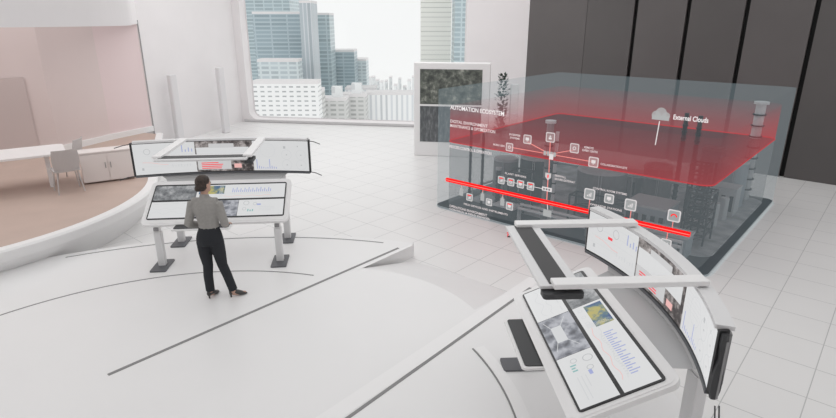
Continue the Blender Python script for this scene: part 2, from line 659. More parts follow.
for i in range(4):
    mb.quad((*bb[i], ZR + .16), (*bb[i + 1], ZR + .16), (*bo[i + 1], ZR + .16), (*bo[i], ZR + .16), 'rim')
    mb.quad((*bo[i], ZR), (*bo[i + 1], ZR), (*bo[i + 1], ZR + .16), (*bo[i], ZR + .16), 'rim')
structure(mb.build('baseboard_pink_room'))
# darker recessed panel on the pink wall
mb = MB()
d = (Vector(pw[2]) - Vector(pw[1])).normalized()
nn = Vector((d.y, -d.x))
a = Vector(pw[1]) + nn * .02 - d * 2.5
b = Vector(pw[2]) + nn * .02 - d * .45
mb.prism([tuple(a), tuple(b), tuple(b + nn * .03), tuple(a + nn * .03)], ZR + .17, 2.55, 'pink_dark')
structure(mb.build('trim_pink_panel'))
mb = MB()
a = Vector(pw[2])
b = Vector(pw[3])
mb.prism([tuple(a + Vector((.02, -.02))), tuple(b + Vector((.05, -.02))), tuple(b + Vector((0, .02))), tuple(a + Vector((-.02, .02)))], ZR, 5.9, 'pink_dark')
# narrow dark line at glass edge of the opening
mb = MB()
mb.tube([(C1.x + .03, C1.y - .05, .3), (C1.x + .03, C1.y - .05, 3.9)], .018, 'mid_grey', 6)
structure(mb.build('trim_opening_edge'))

# ------------------------------------------------------------------ outside: city seen through the window
def ray_pt(px, py, Y):
    x = (px - 418.) / 558
    y = -(py - 209.) / 558
    dx, dy, dz = x, cos(PITCH) + y * sin(PITCH), -sin(PITCH) + y * cos(PITCH)
    t = Y / dy
    return dx * t, CAM_H + dz * t
BM = {  # atmospheric haze is painted into these lightened facade colours
    'teal': facade('facade_teal_glass', (.56, .65, .68), (.42, .52, .56), 2.6, .95, .16, .3),
    'teal2': facade('facade_teal_dark', (.48, .57, .61), (.35, .45, .50), 3.6, .85, .16, .3),
    'slim': facade('facade_slim_core', (.66, .69, .72), (.50, .56, .60), .8, 60, .12, .4),
    'white_grid': facade('facade_white_balcony', (.92, .92, .92), (.50, .52, .53), 1.15, .74, .26, .7),
    'low': facade('facade_low_grey', (.70, .70, .69), (.52, .53, .52), 1.4, .8, .22, .7),
    'vert': facade('facade_white_fins', (.92, .93, .93), (.74, .76, .79), 1.0, 80, .3, .7),
    'cream': facade('facade_cream', (.93, .915, .86), (.80, .785, .74), 40, 1.0, .4, .6),
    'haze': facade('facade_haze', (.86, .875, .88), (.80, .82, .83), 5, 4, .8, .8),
    'pale': facade('facade_pale_blue', (.68, .75, .77), (.56, .64, .68), 1.8, .9, .2, .5),
}
def building(px0, px1, pytop, Y, depth, m, label, group=None, zb=-45, extra=None, name='office_tower', cat='building'):
    x0, z1 = ray_pt(px0, pytop, Y)
    x1, _ = ray_pt(px1, pytop, Y)
    cx = (x0 + x1) / 2
    t = thing(name, label, cat, (cx, Y + depth / 2, zb), 0, group)
    hgt = z1 - zb
    wd = abs(x1 - x0)
    b = MB()
    b.box((0, 0, hgt / 2), (wd, depth, hgt), BM[m])
    b.build('wall', t)
    r = MB()
    r.box((0, 0, hgt + .25), (wd * 1.005, depth * 1.005, .5), 'white_wall')
    if extra:
        extra(r, wd, depth, hgt)
    r.build('roof', t)
    return t
def plant_box(r, wd, dp, h):
    r.box((wd * .1, 0, h + 1.2), (wd * .4, dp * .5, 2.2), BM['haze'])
building(236, 285, -60, 165, 30, 'teal', 'tall pale teal glass tower rising out of view at the left of the window')
building(252, 299, 14, 129, 12, 'teal2', 'dark teal glass office block in front of the tallest tower')
building(299, 311, 3, 120, 7, 'slim', 'slim grey lift-core tower with vertical ribs')
building(311, 329, 15, 143, 8, 'teal', 'teal glass block right of the slim ribbed tower')
building(329, 354, 52, 152, 8, 'teal2', 'shorter square teal glass block in the middle of the skyline')
building(354, 366, 61, 161, 8, 'pale', 'small pale blue block right of the teal towers')
building(257, 298, 62, 112, 4, 'pale', 'low pale glass podium block behind the white apartment block')
building(252, 318, 84, 90, 3, 'white_grid', 'white apartment block with rows of balconies', name='apartment_block')
building(308, 322, 92, 94, 3, 'low', 'grey side wing of the white apartment block', name='apartment_block')
building(321, 346, 101, 98, 4, 'low', 'low grey building at the foot of the teal towers', name='city_building', extra=plant_box)
building(341, 366, 97, 103, 4, 'low', 'low grey stepped building beside the long white building', name='city_building', extra=plant_box)
building(365, 413, 95, 108, 4, 'vert', 'long white building with vertical fins', name='city_building')
building(345, 376, 90, 125, 5, 'vert', 'plain white building behind the stepped grey one', name='city_building')
building(421, 453, -70, 130, 16, 'cream', 'tall cream tower with thin floor bands at the right of the window')
building(456, 472, -40, 118, 10, 'teal', 'narrow teal tower at the right edge of the window')
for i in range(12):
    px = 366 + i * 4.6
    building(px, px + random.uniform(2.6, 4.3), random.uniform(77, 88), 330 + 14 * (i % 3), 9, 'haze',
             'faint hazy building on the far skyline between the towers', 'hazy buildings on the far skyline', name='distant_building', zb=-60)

# ------------------------------------------------------------------ pillars by the left wall
def fin(x, y, h, label):
    b = MB()
    b.prism(rrect(-.13, -.10, .13, .10, .05), 0, h, 'fin')
    o = b.build('white_pillar', loc=(x, y, 0), rz=radians(62), bevel=.02)
    tag(o, label, 'pillar', None)
    return o
fin(-7.82, 18.1, 2.25, 'white freestanding pillar, the one nearer the pink room')
fin(-7.02, 20.25, 2.3, 'white freestanding pillar, the one nearer the window')

# ------------------------------------------------------------------ furniture of the pink room
M['cab'] = mat('cabinet_paint', (.80, .74, .72), .5)
def chair(x, y, rz, label):
    t = thing('meeting_chair', label, 'chair', (x, y, ZR), rz, 'chairs in the pink meeting room')
    b = MB()
    b.prism(rrect(-.24, -.22, .24, .24, .07), .44, .475, 'chair')
    b.build('seat', t, bevel=.01)
    b = MB()
    rings = []
    for k in range(7):
        a = k / 6
        z = .47 + .42 * a
        yy = -.20 - .07 * a
        wv = .22 + .02 * sin(pi * a)
        ring = []
        for j in range(9):
            u = -1 + 2 * j / 8
            ring.append(Vector((u * wv, yy + .05 * u * u, z)))
        for j in range(8, -1, -1):
            u = -1 + 2 * j / 8
            ring.append(Vector((u * wv, yy - .022 + .05 * u * u, z)))
        rings.append(ring)
    b.loft(rings, 'chair')
    b.build('backrest', t)
    for sx in (-1, 1):
        for sy in (-1, 1):
            b = MB()
            b.tube([(sx * .18, sy * .16, .44), (sx * .23, sy * .22, 0)], .013, 'chair', 6)
            b.build('leg', t)
chair(-7.1, 10.9, radians(42), 'pale grey shell chair nearest the curved white rim')
chair(-7.55, 11.8, radians(100), 'pale grey shell chair on the far side of the white table')
t = thing('meeting_table', 'white topped meeting table at the left edge of the pink room', 'table', (-8.2, 11.05, ZR), radians(35))
b = MB()
b.prism(rrect(-.9, -.55, .9, .55, .12), .70, .745, 'tablew')
b.build('tabletop', t, bevel=.01)
for sx in (-1, 1):
    b = MB()
    b.box((sx * .55, 0, .35), (.08, .5, .70), 'tablew')
    b.build('leg', t)
t = thing('side_cabinet', 'low white cabinet behind the left console\'s left end', 'cabinet', (-6.72, 11.75, ZR), radians(32))
b = MB()
b.box((0, 0, .34), (1.0, .4, .62), 'cab')
b.build('body', t, bevel=.015)
b = MB()
b.box((0, 0, .665), (1.05, .44, .03), 'cab')
b.build('top', t, bevel=.005)
for sx in (-1, 1):
    b = MB()
    b.box((sx * .25, -.208, .34), (.48, .016, .58), 'cab')
    d_ = b.build('door', t)
    h = MB()
    h.tube([(sx * .05, -.23, .32), (sx * .05, -.23, .44)], .008, 'mid_grey', 6)
    h.build('handle', d_)
# ------------------------------------------------------------------ free-standing display by the window
DPL, DPR = Vector((-.122, 16.6)), Vector((2.059, 16.25))
dd = (DPR - DPL)
t = thing('display_stand', 'white framed display wall with two stacked pictures beside the window', 'display', (*((DPL + DPR) / 2), 0), atan2(dd.y, dd.x))
b = MB()
hw = dd.length / 2
b.box((0, .16, 1.37), (2 * hw, .32, 2.74), 'white')
b.build('frame', t, bevel=.02)
def dpic(z0, z1, m):
    b = MB()
    b.box((-.02, -.006, (z0 + z1) / 2), (1.80, .012, z1 - z0), m)
    return b.build('picture_screen', t)
dpic(1.56, 2.56, 'p_forest')
dpic(.44, 1.50, 'p_street')
b = MB()
b.box((-.02, -.012, 1.53), (1.84, .024, .05), 'white')
b.build('divider', t)

# tall slim plant and small post behind the display
t = thing('potted_plant', 'tall narrow dark green plant beside the display wall', 'plant', (2.6, 17.4, 0))
b = MB()
b.cyl((0, 0, 0), .17, .4, 'white', 20, .2)
b.build('pot', t)
b = MB()
M['leaf'] = mat('leaf_green', (.035, .06, .045), .6, noise=.4, nscale=9)
b.tube([(0, 0, .35), (0, 0, 1.0)], .02, 'dark_grey', 6)
b.build('stem', t)
b = MB()
for i in range(420):
    z = random.uniform(.5, 2.35)
    rr = .2 * (1 - max(0, z - 1.9) / .7)
    a = random.uniform(0, 2 * pi)
    q = random.uniform(.2, 1) * rr
    p = Vector((q * cos(a), q * sin(a), z))
    d1 = Vector((cos(a), sin(a), random.uniform(.2, 1.2))).normalized() * .12
    d2 = Vector((-sin(a), cos(a), 0)) * .035
    b.add([p, p + d1 * .5 + d2, p + d1, p + d1 * .5 - d2], [(0, 1, 2, 3)], 'leaf')
b.build('foliage', t)
b = MB()
b.prism(rrect(-.12, -.08, .12, .08, .03), 0, 2.05, 'white')
tag(b.build('white_post', loc=(2.95, 17.3, 0), bevel=.01), 'short white post right of the tall narrow plant', 'post')

# ------------------------------------------------------------------ holographic box
FL = Vector((.354, 11.721))
HROT = atan2(-.65780754, .75318606)
BL_, BW_ = 5.59, 5.36      # front length, depth
HB = thing('holographic_display_box', 'translucent teal and red holographic box glowing in front of the dark wall', 'hologram', (FL.x, FL.y, 0), HROT)
fp = round_poly([(0, 0), (BL_, 0), (BL_, BW_), (0, BW_)], .17)
fpi = round_poly([(.17, .17), (BL_ - .17, .17), (BL_ - .17, BW_ - .17), (.17, BW_ - .17)], .2)
def walls(mb, poly, z0, z1, m):
    k = len(poly)
    for i in range(k):
        a, c = poly[i], poly[(i + 1) % k]
        mb.quad((*a, z0), (*c, z0), (*c, z1), (*a, z1), m)
    return mb
M['h_shell'] = holo('holo_shell', (.26, .33, .36), .15)
M['h_top'] = holo('holo_top', (.30, .38, .41), .14)
M['h_inner'] = holo('holo_inner_grey', (.17, .18, .188), .29)
M['h_red_bottom'] = holo('holo_red_bottom', (.105, .008, .011), .70, noise=.06, nscale=.8)
M['h_red_wall'] = holo('holo_red_wall', (.50, .012, .018), .4, zfade=(1.45, .48, 2.2, .06))
M['h_red_line'] = holo('holo_red_line', (.55, .015, .02), .75)
M['h_beam'] = holo('holo_beam', (1.0, .012, .012), 1, es=1.15)
M['h_beam_core'] = holo('holo_beam_core', (1.0, .25, .22), 1, es=1.1)
M['h_white'] = holo('holo_white', (.78, .74, .74), .72)
M['h_icon'] = holo('holo_icon_fill', (.55, .42, .42), .45)
M['h_icon2'] = holo('holo_icon_grey', (.42, .43, .43), .75)
M['h_text'] = holo('holo_text', (.82, .74, .74), .85)
M['h_bright'] = holo('holo_bright', (.92, .88, .88), .95)
M['h_pinkline'] = holo('holo_pink_line', (.90, .30, .27), .85)
M['h_edge'] = holo('holo_edge', (.55, .62, .65), .35)
M['h_base'] = mat('holo_base_plate', (.016, .020, .026), .35, noise=.5, nscale=1.6)
M['h_deck'] = mat('holo_base_deck', (.32, .335, .35), .5, noise=.45, nscale=2.5)
b = MB()
b.prism(fp, 0.004, .035, 'h_base')
b.build('base_plate', HB)
b = MB()
b.prism(round_poly([(.35, .75), (BL_ - .15, .75), (BL_ - .15, BW_ - .2), (.3, BW_ - .2)], .3), .035, .04, 'h_deck')
b.build('base_deck', HB)
b = MB()
walls(b, fp, .036, 2.54, 'h_shell')
b.build('shell', HB)
b = MB()
b.add([(*p, 2.54) for p in fp], [tuple(range(len(fp)))], 'h_top')
b.build('top_film', HB)
b = MB()
walls(b, fpi, .036, 1.43, 'h_inner')
b.build('inner_wall', HB)
b = MB()
walls(b, fpi, 1.45, 2.2, 'h_red_wall')
k = len(fpi)
for i in range(k):
    b.tube([(*fpi[i], 1.45), (*fpi[(i + 1) % k], 1.45)], .012, 'h_red_line', 4)
b.build('red_layer_wall', HB)
b = MB()
b.add([(*p, 1.44) for p in fpi], [tuple(range(k))], 'h_red_bottom')
b.build('red_layer_floor', HB)
# light rim on the floor round the box
b = MB()
fo = round_poly([(-.05, -.05), (BL_ + .05, -.05), (BL_ + .05, BW_ + .05), (-.05, BW_ + .05)], .3)
k2 = len(fo)
for i in range(k2):
    j = (i + 1) % k2
    b.quad((*fo[i], .006), (*fo[j], .006), (*fp[j], .04), (*fp[i], .04), 'h_edge')
b.build('base_rim', HB)

FY = -.012
def hbox(mb, s0, z0, s1, z1, m, y=FY, dpt_=.006):
    return mb.box(((s0 + s1) / 2, y, (z0 + z1) / 2), (abs(s1 - s0), dpt_, abs(z1 - z0)), m)
def hline(mb, pts, wd, m, y=FY):
    for a, c in zip(pts[:-1], pts[1:]):
        L = hypot(c[0] - a[0], c[1] - a[1])
        ang = atan2(c[1] - a[1], c[0] - a[0])
        rot = Matrix.Rotation(-ang, 3, 'Y')
        mb.box(((a[0] + c[0]) / 2, y, (a[1] + c[1]) / 2), (L, .006, wd), m, rot)
# the red beam
b = MB()
hbox(b, .379, .655, 5.276, .725, 'h_beam', -.05, .05)
hbox(b, .36, .688, 5.28, .70, 'h_beam_core', -.08, .004)
b.build('beam', HB)
# icons
def icon(s, z, sz, glyph, fill='h_icon', redtop=False):
    r = MB()
    o = rrect(s - sz / 2, z - sz / 2, s + sz / 2, z + sz / 2, sz * .15, 4)
    i_ = rrect(s - sz * .40, z - sz * .40, s + sz * .40, z + sz * .40, sz * .10, 4)
    q = len(o)
    for a in range(q):
        c = (a + 1) % q
        r.quad((o[a][0], FY - .008, o[a][1]), (o[c][0], FY - .008, o[c][1]), (i_[c][0], FY - .008, i_[c][1]), (i_[a][0], FY - .008, i_[a][1]), 'h_white')
    r.add([(p[0], FY - .004, p[1]) for p in o], [tuple(range(q))], fill)
    e = sz * .2
    if glyph == 'ring':
        n_ = 12
        for a in range(n_):
            t0, t1 = 2 * pi * a / n_, 2 * pi * (a + 1) / n_
            r.quad(*[(s + q_ * cos(t_), FY - .012, z + q_ * sin(t_)) for q_, t_ in ((e, t0), (e, t1), (e * .55, t1), (e * .55, t0))], 'h_white')
    elif glyph == 'bars':
        for a in range(3):
            hbox(r, s - e + a * e * .75, z - e, s - e + a * e * .75 + e * .4, z - e + e * (a + 1) * .6, 'h_white', FY - .012)
    elif glyph == 'screen':
        hbox(r, s - e, z - e * .5, s + e, z + e, 'h_white', FY - .012)
        hbox(r, s - e * .4, z - e, s + e * .4, z - e * .7, 'h_white', FY - .012)
    elif glyph == 'person':
        r.add([(s + e * .5 * cos(a * pi / 4), FY - .012, z + e * .5 + e * .5 * sin(a * pi / 4)) for a in range(8)], [tuple(range(8))], 'h_white')
        hbox(r, s - e * .8, z - e, s + e * .8, z - e * .1, 'h_white', FY - .012)
    elif glyph == 'arch':
        n_ = 8
        for a in range(n_):
            t0, t1 = pi * a / n_, pi * (a + 1) / n_
            r.quad(*[(s + q_ * cos(t_), FY - .012, z - e * .4 + q_ * sin(t_)) for q_, t_ in ((e * 1.3, t0), (e * 1.3, t1), (e * .8, t1), (e * .8, t0))], 'h_beam')
    if redtop:
        hbox(r, s - sz * .28, z + sz * .2, s + sz * .28, z + sz * .32, 'h_beam', FY - .012)
    return r.build('icon', HB)
icon(2.245, 1.80, .17, 'screen')
icon(2.71, 1.90, .18, 'person')
icon(3.19, 1.77, .17, 'ring')
icon(1.867, 1.598, .16, 'ring')
icon(3.561, 1.58, .18, 'screen')
for s_ in (1.72, 1.94, 2.155, 2.375):
    icon(s_, .918, .155, random.choice(['bars', 'screen', 'ring']), 'h_icon2', True)
icon(.968, .409, .16, 'bars', 'h_icon2', True)
icon(1.455, .404, .15, 'screen', 'h_icon2')
icon(1.94, .425, .16, 'screen', 'h_icon2', True)
icon(3.549, 1.0, .20, 'bars', 'h_icon2')
icon(3.906, .99, .17, 'screen', 'h_icon2')
icon(4.281, .96, .20, 'bars', 'h_icon2')
icon(4.988, .93, .20, 'arch', 'h_icon2')
icon(4.93, .43, .17, 'bars', 'h_icon2')
# connecting lines
for pts_, wd_, m_ in [([(2.245, 1.75), (2.70, 1.60)], .014, 'h_pinkline'), ([(2.71, 1.82), (2.73, 1.25)], .014, 'h_pinkline'),
                      ([(3.19, 1.74), (2.75, 1.60)], .012, 'h_pinkline'), ([(1.867, 1.598), (3.561, 1.582)], .012, 'h_pinkline'),
                      ([(2.722, 1.15), (2.73, .72)], .016, 'h_pinkline'), ([(2.745, .66), (2.765, .54)], .012, 'h_text'),
                      ([(1.72, .918), (2.62, .918)], .010, 'h_white')] + [
        ([(x0_, z0_), (x0_, z1_)], .012, 'h_pinkline') for x0_, z0_, z1_ in
        ((.755, .65, .55), (1.29, .65, .52), (1.77, .65, .52), (3.56, .90, .72), (4.30, .86, .72), (4.985, .83, .72), (4.93, .66, .50))]:
    b = MB()
    hline(b, pts_, wd_, m_)
    b.build('connector_line', HB)
# hub, node, shield, small devices
b = MB()
for a in range(4):
    hbox(b, 2.60 + a * .065, 1.56, 2.65 + a * .065, 1.64, 'h_icon2', FY - .01)
hbox(b, 2.72, 1.50, 2.80, 1.60, 'h_white', FY - .014)
b.build('hub_symbol', HB)
b = MB()
b.add([(2.665, FY - .01, 1.24), (2.785, FY - .01, 1.24), (2.785, FY - .01, 1.16), (2.725, FY - .01, 1.10), (2.665, FY - .01, 1.16)], [(0, 1, 2, 3, 4)], 'h_white')
hbox(b, 2.715, 1.15, 2.735, 1.21, 'h_beam', FY - .014)
b.build('shield_symbol', HB)
b = MB()
hbox(b, 2.62, .89, 2.82, .965, 'h_white', FY - .008)
for a in range(3):
    hbox(b, 2.645 + a * .055, .91, 2.68 + a * .055, .945, 'mid_grey', FY - .013)
b.build('node_symbol', HB)
b = MB()
hbox(b, 2.68, .40, 2.85, .53, 'h_icon2', FY - .008)
b.build('panel_symbol', HB)
for x_ in (.755, 1.29, 1.77):
    b = MB()
    hbox(b, x_ - .045, .40, x_ + .045, .55, 'h_icon2', FY - .008)
    hbox(b, x_ - .02, .55, x_ + .02, .585, 'h_icon2', FY - .008)
    b.build('bottle_symbol', HB)
b = MB()
for cx_, cz_, r_ in ((4.50, 2.49, .07), (4.57, 2.53, .085), (4.65, 2.49, .06)):
    b.add([(cx_ + r_ * cos(a * pi / 8), FY - .01 - r_ * .02, cz_ + r_ * sin(a * pi / 8)) for a in range(16)], [tuple(range(16))], 'h_icon2')
hbox(b, 4.44, 2.42, 4.70, 2.49, 'h_icon2', FY - .009)
hline(b, [(4.56, 2.40), (4.545, 2.02)], .014, 'h_white')
b.build('cloud_symbol', HB)

dg = bpy.context.evaluated_depsgraph_get
def text(body, s, z, width, m, name='caption', parent=HB, mp=None, height=None):
    cu = bpy.data.curves.new('text', 'FONT')
    cu.body = body
    cu.size = 1
    cu.offset = .018
    o = bpy.data.objects.new('text', cu)
    COL.objects.link(o)
    bpy.context.view_layer.update()
    me = bpy.data.meshes.new_from_object(o.evaluated_get(dg()))
    bpy.data.objects.remove(o)
    xs = [v.co.x for v in me.vertices]
    k = width / (max(xs) - min(xs))
    kh = height or k
    mp = mp or (lambda a, c: (a, FY - .01, c))
    for v in me.vertices:
        v.co = mp(s + (v.co.x - min(xs)) * k, z + v.co.y * kh)
    me.materials.clear()
    me.materials.append(M[m])
    ob = bpy.data.objects.new(name, me)
    COL.objects.link(ob)
    ob.parent = parent
    return ob
text('AUTOMATION ECOSYSTEM', .423, 2.18, 1.29, 'h_bright', height=.115)
text('DIGITAL ENVIRONMENT', .43, 1.91, .92, 'h_text', height=.085)
text('MAINTENANCE & OPTIMIZATION', .43, 1.82, 1.10, 'h_text', height=.085)
text('PROCESS CONTROL & OPERATION', .416, 1.38, 1.05, 'h_text', height=.085)
text('OPERATIONS ENVIRONMENT', .447, .085, .98, 'h_text', height=.075)
text('CONTROL & FIELD DEVICES', .449, .0 + .045 - .05 + .03, 1.04, 'h_text', height=.06)
text('FIELD DEVICES AND INSTRUMENTS', .83, .22, 1.08, 'h_text', height=.055)
text('External Clouds', 4.76, 2.455, .50, 'h_bright', height=.105)
text('FIREWALL', 2.86, 1.20, .22, 'h_text', height=.055)
text('SECURE GATEWAY', 2.86, 1.14, .40, 'h_text', height=.055)
text('PLANT SERVERS', 1.80, 1.06, .47, 'h_text', height=.05)
text('ENTERPRISE', 1.85, 1.83, .24, 'h_text', height=.05)
text('SYSTEMS', 1.87, 1.77, .21, 'h_text', height=.05)
text('MOBILE USERS', 1.50, 1.585, .26, 'h_text', height=.05)
text('REMOTE', 3.37, 1.80, .17, 'h_text', height=.05)
text('EXPERT CENTER', 3.34, 1.745, .28, 'h_text', height=.05)
text('COLLABORATION SITE', 3.69, 1.555, .46, 'h_text', height=.05)
text('CONTROL ROOM SYSTEMS', 3.60, 1.11, .60, 'h_text', height=.05)
text('OPERATOR STATIONS', 3.58, .81, .57, 'h_text', height=.05)

# ------------------------------------------------------------------ the model plant inside the box
M['g1'] = film('ghost_grey', (.26, .27, .28), .8)
M['g2'] = film('ghost_dark', (.035, .04, .045), .85)
M['g3'] = film('ghost_pale', (.62, .65, .67), .75)
M['g4'] = film('ghost_blue', (.40, .46, .50), .8)
cH, sH = cos(HROT), sin(HROT)
def hw_(s, y):      # box-local to world
    return (FL.x + s * cH - y * sH, FL.y + s * sH + y * cH)
def hlocal(px, py):
    """box-local position of the point the base shows (measured)"""
    pass
ZB = .035
def tank(x, y, r, h, m, label, top='g3'):
    t = thing('storage_tank', label, 'tank', (x, y, ZB), 0)
    b = MB()
    b.cyl((0, 0, 0), r, h, m, 28)
    for q in (.33, .66):
        b.cyl((0, 0, h * q), r * 1.012, .02, m, 28)
    b.build('shell', t)
    b = MB()
    b.cyl((0, 0, h), r * 1.02, .05, top, 28, r * .96)
    b.build('lid', t)
    b = MB()
    for k in range(2):
        b.tube([(r * 1.03 * cos(-2 + k * .1), r * 1.03 * sin(-2 + k * .1), 0), (r * 1.03 * cos(-2 + k * .1), r * 1.03 * sin(-2 + k * .1), h + .08)], .007, 'g3', 5)
    b.build('ladder', t)
def tower(x, y, r, h, m, label, cap=True, bands=8):
    t = thing('process_tower', label, 'tower', (x, y, ZB), 0)
    b = MB()
    b.cyl((0, 0, 0), r, h, m, 14)
    b.build('shaft', t)
    b = MB()
    for k in range(1, bands + 1):
        b.cyl((0, 0, h * k / (bands + 1)), r * 1.35, .025, 'g2', 14)
    b.build('platforms', t)
    if cap:
        b = MB()
        b.cyl((0, 0, h), r * 1.5, .05, 'g3', 14)
        b.build('cap', t)
def rack(x, y, sx, sy, h, lv, label, rz=HROT, m='g2'):
    t = thing('steel_rack', label, 'rack', (x, y, ZB), rz)
    for i in (-1, 1):
        for j in (-1, 1):
            b = MB()
            b.box((i * sx / 2, j * sy / 2, h / 2), (.03, .03, h), m)
            b.build('post', t)
    for k in range(1, lv + 1):
        b = MB()
        z = h * k / lv
        for j in (-1, 1):
            b.box((0, j * sy / 2, z), (sx, .025, .03), m)
            b.tube([(-sx / 2, j * sy / 2, z - h / lv), (sx / 2, j * sy / 2, z)], .008, m, 4)
        for i in (-1, 1):
            b.box((i * sx / 2, 0, z), (.025, sy, .03), m)
        b.build('deck_frame', t)
def hall(x, y, sx, sy, h, m, label, bays=5, rz=HROT):
    t = thing('model_building', label, 'building', (x, y, ZB), rz)
    b = MB()
    b.box((0, 0, h / 2), (sx, sy, h), m)
    b.build('wall', t)
    b = MB()
    b.box((0, 0, h + .02), (sx * 1.04, sy * 1.04, .04), 'g3')
    b.build('roof', t)
    for k in range(bays):
        b = MB()
        xx = -sx / 2 + sx * (k + .5) / bays
        b.box((xx, -sy / 2 - .006, h * .48), (sx / bays * .5, .012, h * .6), 'g2')
        b.build('window', t)
def LW(fn, s_, y_, *a):
    fn(*hw_(s_, y_), *a)
LW(tank, 1.5, 1.75, .36, .98, 'g2', 'dark ribbed storage tank under the red layer, left of the tall capped tower')
LW(tank, 2.95, 1.9, .50, .92, 'g1', 'largest grey storage tank in the middle of the box')
LW(tank, .80, 1.6, .28, .85, 'g1', 'small grey storage tank in the left of the box')
LW(tank, 3.6, 3.4, .3, .8, 'g1', 'mid-sized grey tank behind the factory hall')
LW(tank, 5.0, 2.6, .085, .42, 'g3', 'slim pale vessel, left one of the pair near the right side of the box')
LW(tank, 5.05, 3.1, .085, .42, 'g3', 'slim pale vessel, right one of the pair near the right side of the box')
LW(tank, 4.85, 4.35, .30, .95, 'g4', 'blue-grey silo at the right corner of the box')
LW(tower, 2.36, .62, .07, 2.0, 'g1', 'tall grey capped tower rising through the red layer')
LW(tower, 2.52, .62, .035, 1.85, 'g3', 'thin pale pipe tower beside the tall capped tower', False)
LW(tower, .52, .60, .028, 1.75, 'g2', 'thin dark mast nearest the left side of the box', False, 12)
LW(tower, .80, .66, .028, 1.60, 'g2', 'thin dark mast second from the left side of the box', False, 12)
LW(tower, 1.07, .89, .045, .80, 'g2', 'short dark stack behind the left end of the red beam')
LW(tower, 5.05, 4.95, .10, 2.15, 'g3', 'tall pale tower at the right back corner of the box')
LW(tower, 4.28, 3.4, .045, 2.0, 'g2', 'dark slender tower left of the pale right back tower', False, 14)
LW(tower, 3.95, 3.6, .045, 2.0, 'g2', 'dark slender tower in the middle of the red layer', False, 14)
LW(rack, 5.0, 1.55, .35, .5, .95, 5, 'dark steel scaffold right of the factory hall')
LW(rack, 4.75, 2.15, .3, .3, 1.3, 7, 'tall dark steel scaffold tower near the right side of the box')
LW(rack, 3.3, 1.15, 1.2, .3, .55, 2, 'long dark pipe rack behind the row of icons')
LW(rack, 1.6, .95, .4, .35, .85, 4, 'dark steel rack in the left of the box')
LW(hall, 4.2, 1.35, .75, .7, .60, 'g4', 'grey factory hall with dark window bays')
LW(hall, 4.7, .62, .85, .4, .38, 'g4', 'low grey factory building near the right front corner of the box')
LW(hall, 3.75, .60, .8, .4, .30, 'g1', 'low grey shed left of the low factory building', 4)
LW(hall, 4.95, 3.65, .45, .45, .55, 'g3', 'pale square building by the right side of the box', 3)
LW(hall, 1.6, .45, .5, .3, .20, 'g2', 'small dark pump house at the left front of the box', 3)
LW(hall, 2.6, 3.6, 1.2, .6, .5, 'g1', 'long grey building at the back of the box', 7)
LW(hall, 4.4, 4.4, .4, .4, 1.15, 'g4', 'tall blue-grey block by the right back corner of the box', 4)
for k, (sa, ya, sb_, yb, z) in enumerate(((2.0, .22, 5.1, .22, .34), (2.0, .30, 5.1, .30, .40), (.35, .95, .5, 2.6, .30), (3.3, 2.7, 4.9, 2.7, .75))):
    b = MB()
    p0, p1 = hw_(sa, ya), hw_(sb_, yb)
    b.tube([(*p0, ZB), (*p0, z), (*p1, z), (*p1, ZB)], .03, 'g3', 8)
    tag(b.build('pipeline', None), ['pale raised pipe, front one of the pair through the box', 'pale raised pipe, rear one of the pair through the box',
        'low pale pipe at the left of the box', 'highest pale pipe at the back of the box'][k], 'pipe')

# small red mark on the floor by the right console
b = MB()
b.add([(0, 0, 0), (.03, 0, .06), (.012, 0, .06), (.04, 0, .15), (-.01, 0, .08), (.008, 0, .08)], [(0, 1, 2, 3, 4, 5)], 's_red')
b.add([(0, .012, 0), (.03, .012, .06), (.012, .012, .06), (.04, .012, .15), (-.01, .012, .08), (.008, .012, .08)], [(0, 1, 2, 3, 4, 5)], 's_red')
b.box((.03, .006, .01), (.05, .03, .02), 'dark_grey')
tag(b.build('red_marker', loc=(1.69, 9.85, 0)), 'tiny red marker standing on the tiles before the holographic box', 'marker')

# ------------------------------------------------------------------ control consoles
M['inlay'] = mat('rail_inlay_grey', (.062, .062, .064), .6)
class Canvas:
    """draws flat marks of a display page; mp maps page metres (a,b) and lift to 3-D"""
    def __init__(s, mb, mp):
        s.mb, s.mp = mb, mp
    def rect(s, a0, b0, a1, b1, m, n=1, lift=.002):
        for i in range(n):
            x0 = a0 + (a1 - a0) * i / n
            x1 = a0 + (a1 - a0) * (i + 1) / n
            s.mb.quad(s.mp(x0, b0, lift), s.mp(x1, b0, lift), s.mp(x1, b1, lift), s.mp(x0, b1, lift), m)
    def ring(s, ca, cb, r, wd, m, t0=0, t1=360, n=16, lift=.004):
        for i in range(n):
            p, q = radians(t0 + (t1 - t0) * i / n), radians(t0 + (t1 - t0) * (i + 1) / n)
            s.mb.quad(*[s.mp(ca + k * cos(t), cb + k * sin(t), lift) for k, t in ((r, p), (r, q), (r - wd, q), (r - wd, p))], m)
    def line(s, pts, wd, m, lift=.004):
        for (a, b), (c, d) in zip(pts[:-1], pts[1:]):
            L = hypot(c - a, d - b) or 1
            nx, ny = -(d - b) / L * wd / 2, (c - a) / L * wd / 2
            s.mb.quad(s.mp(a + nx, b + ny, lift), s.mp(c + nx, d + ny, lift), s.mp(c - nx, d - ny, lift), s.mp(a - nx, b - ny, lift), m)
    def bars(s, a0, b0, n, step, hs, m, wd=None):
        for i in range(n):
            s.rect(a0 + i * step, b0, a0 + i * step + (wd or step * .5), b0 + hs[i % len(hs)], m, lift=.004)
    def rows(s, a0, a1, b0, n, step, m='s_lgrey'):
        for i in range(n):
            s.rect(a0, b0 - i * step, a0 + (a1 - a0) * random.uniform(.5, 1), b0 - i * step + .008, m, lift=.004)

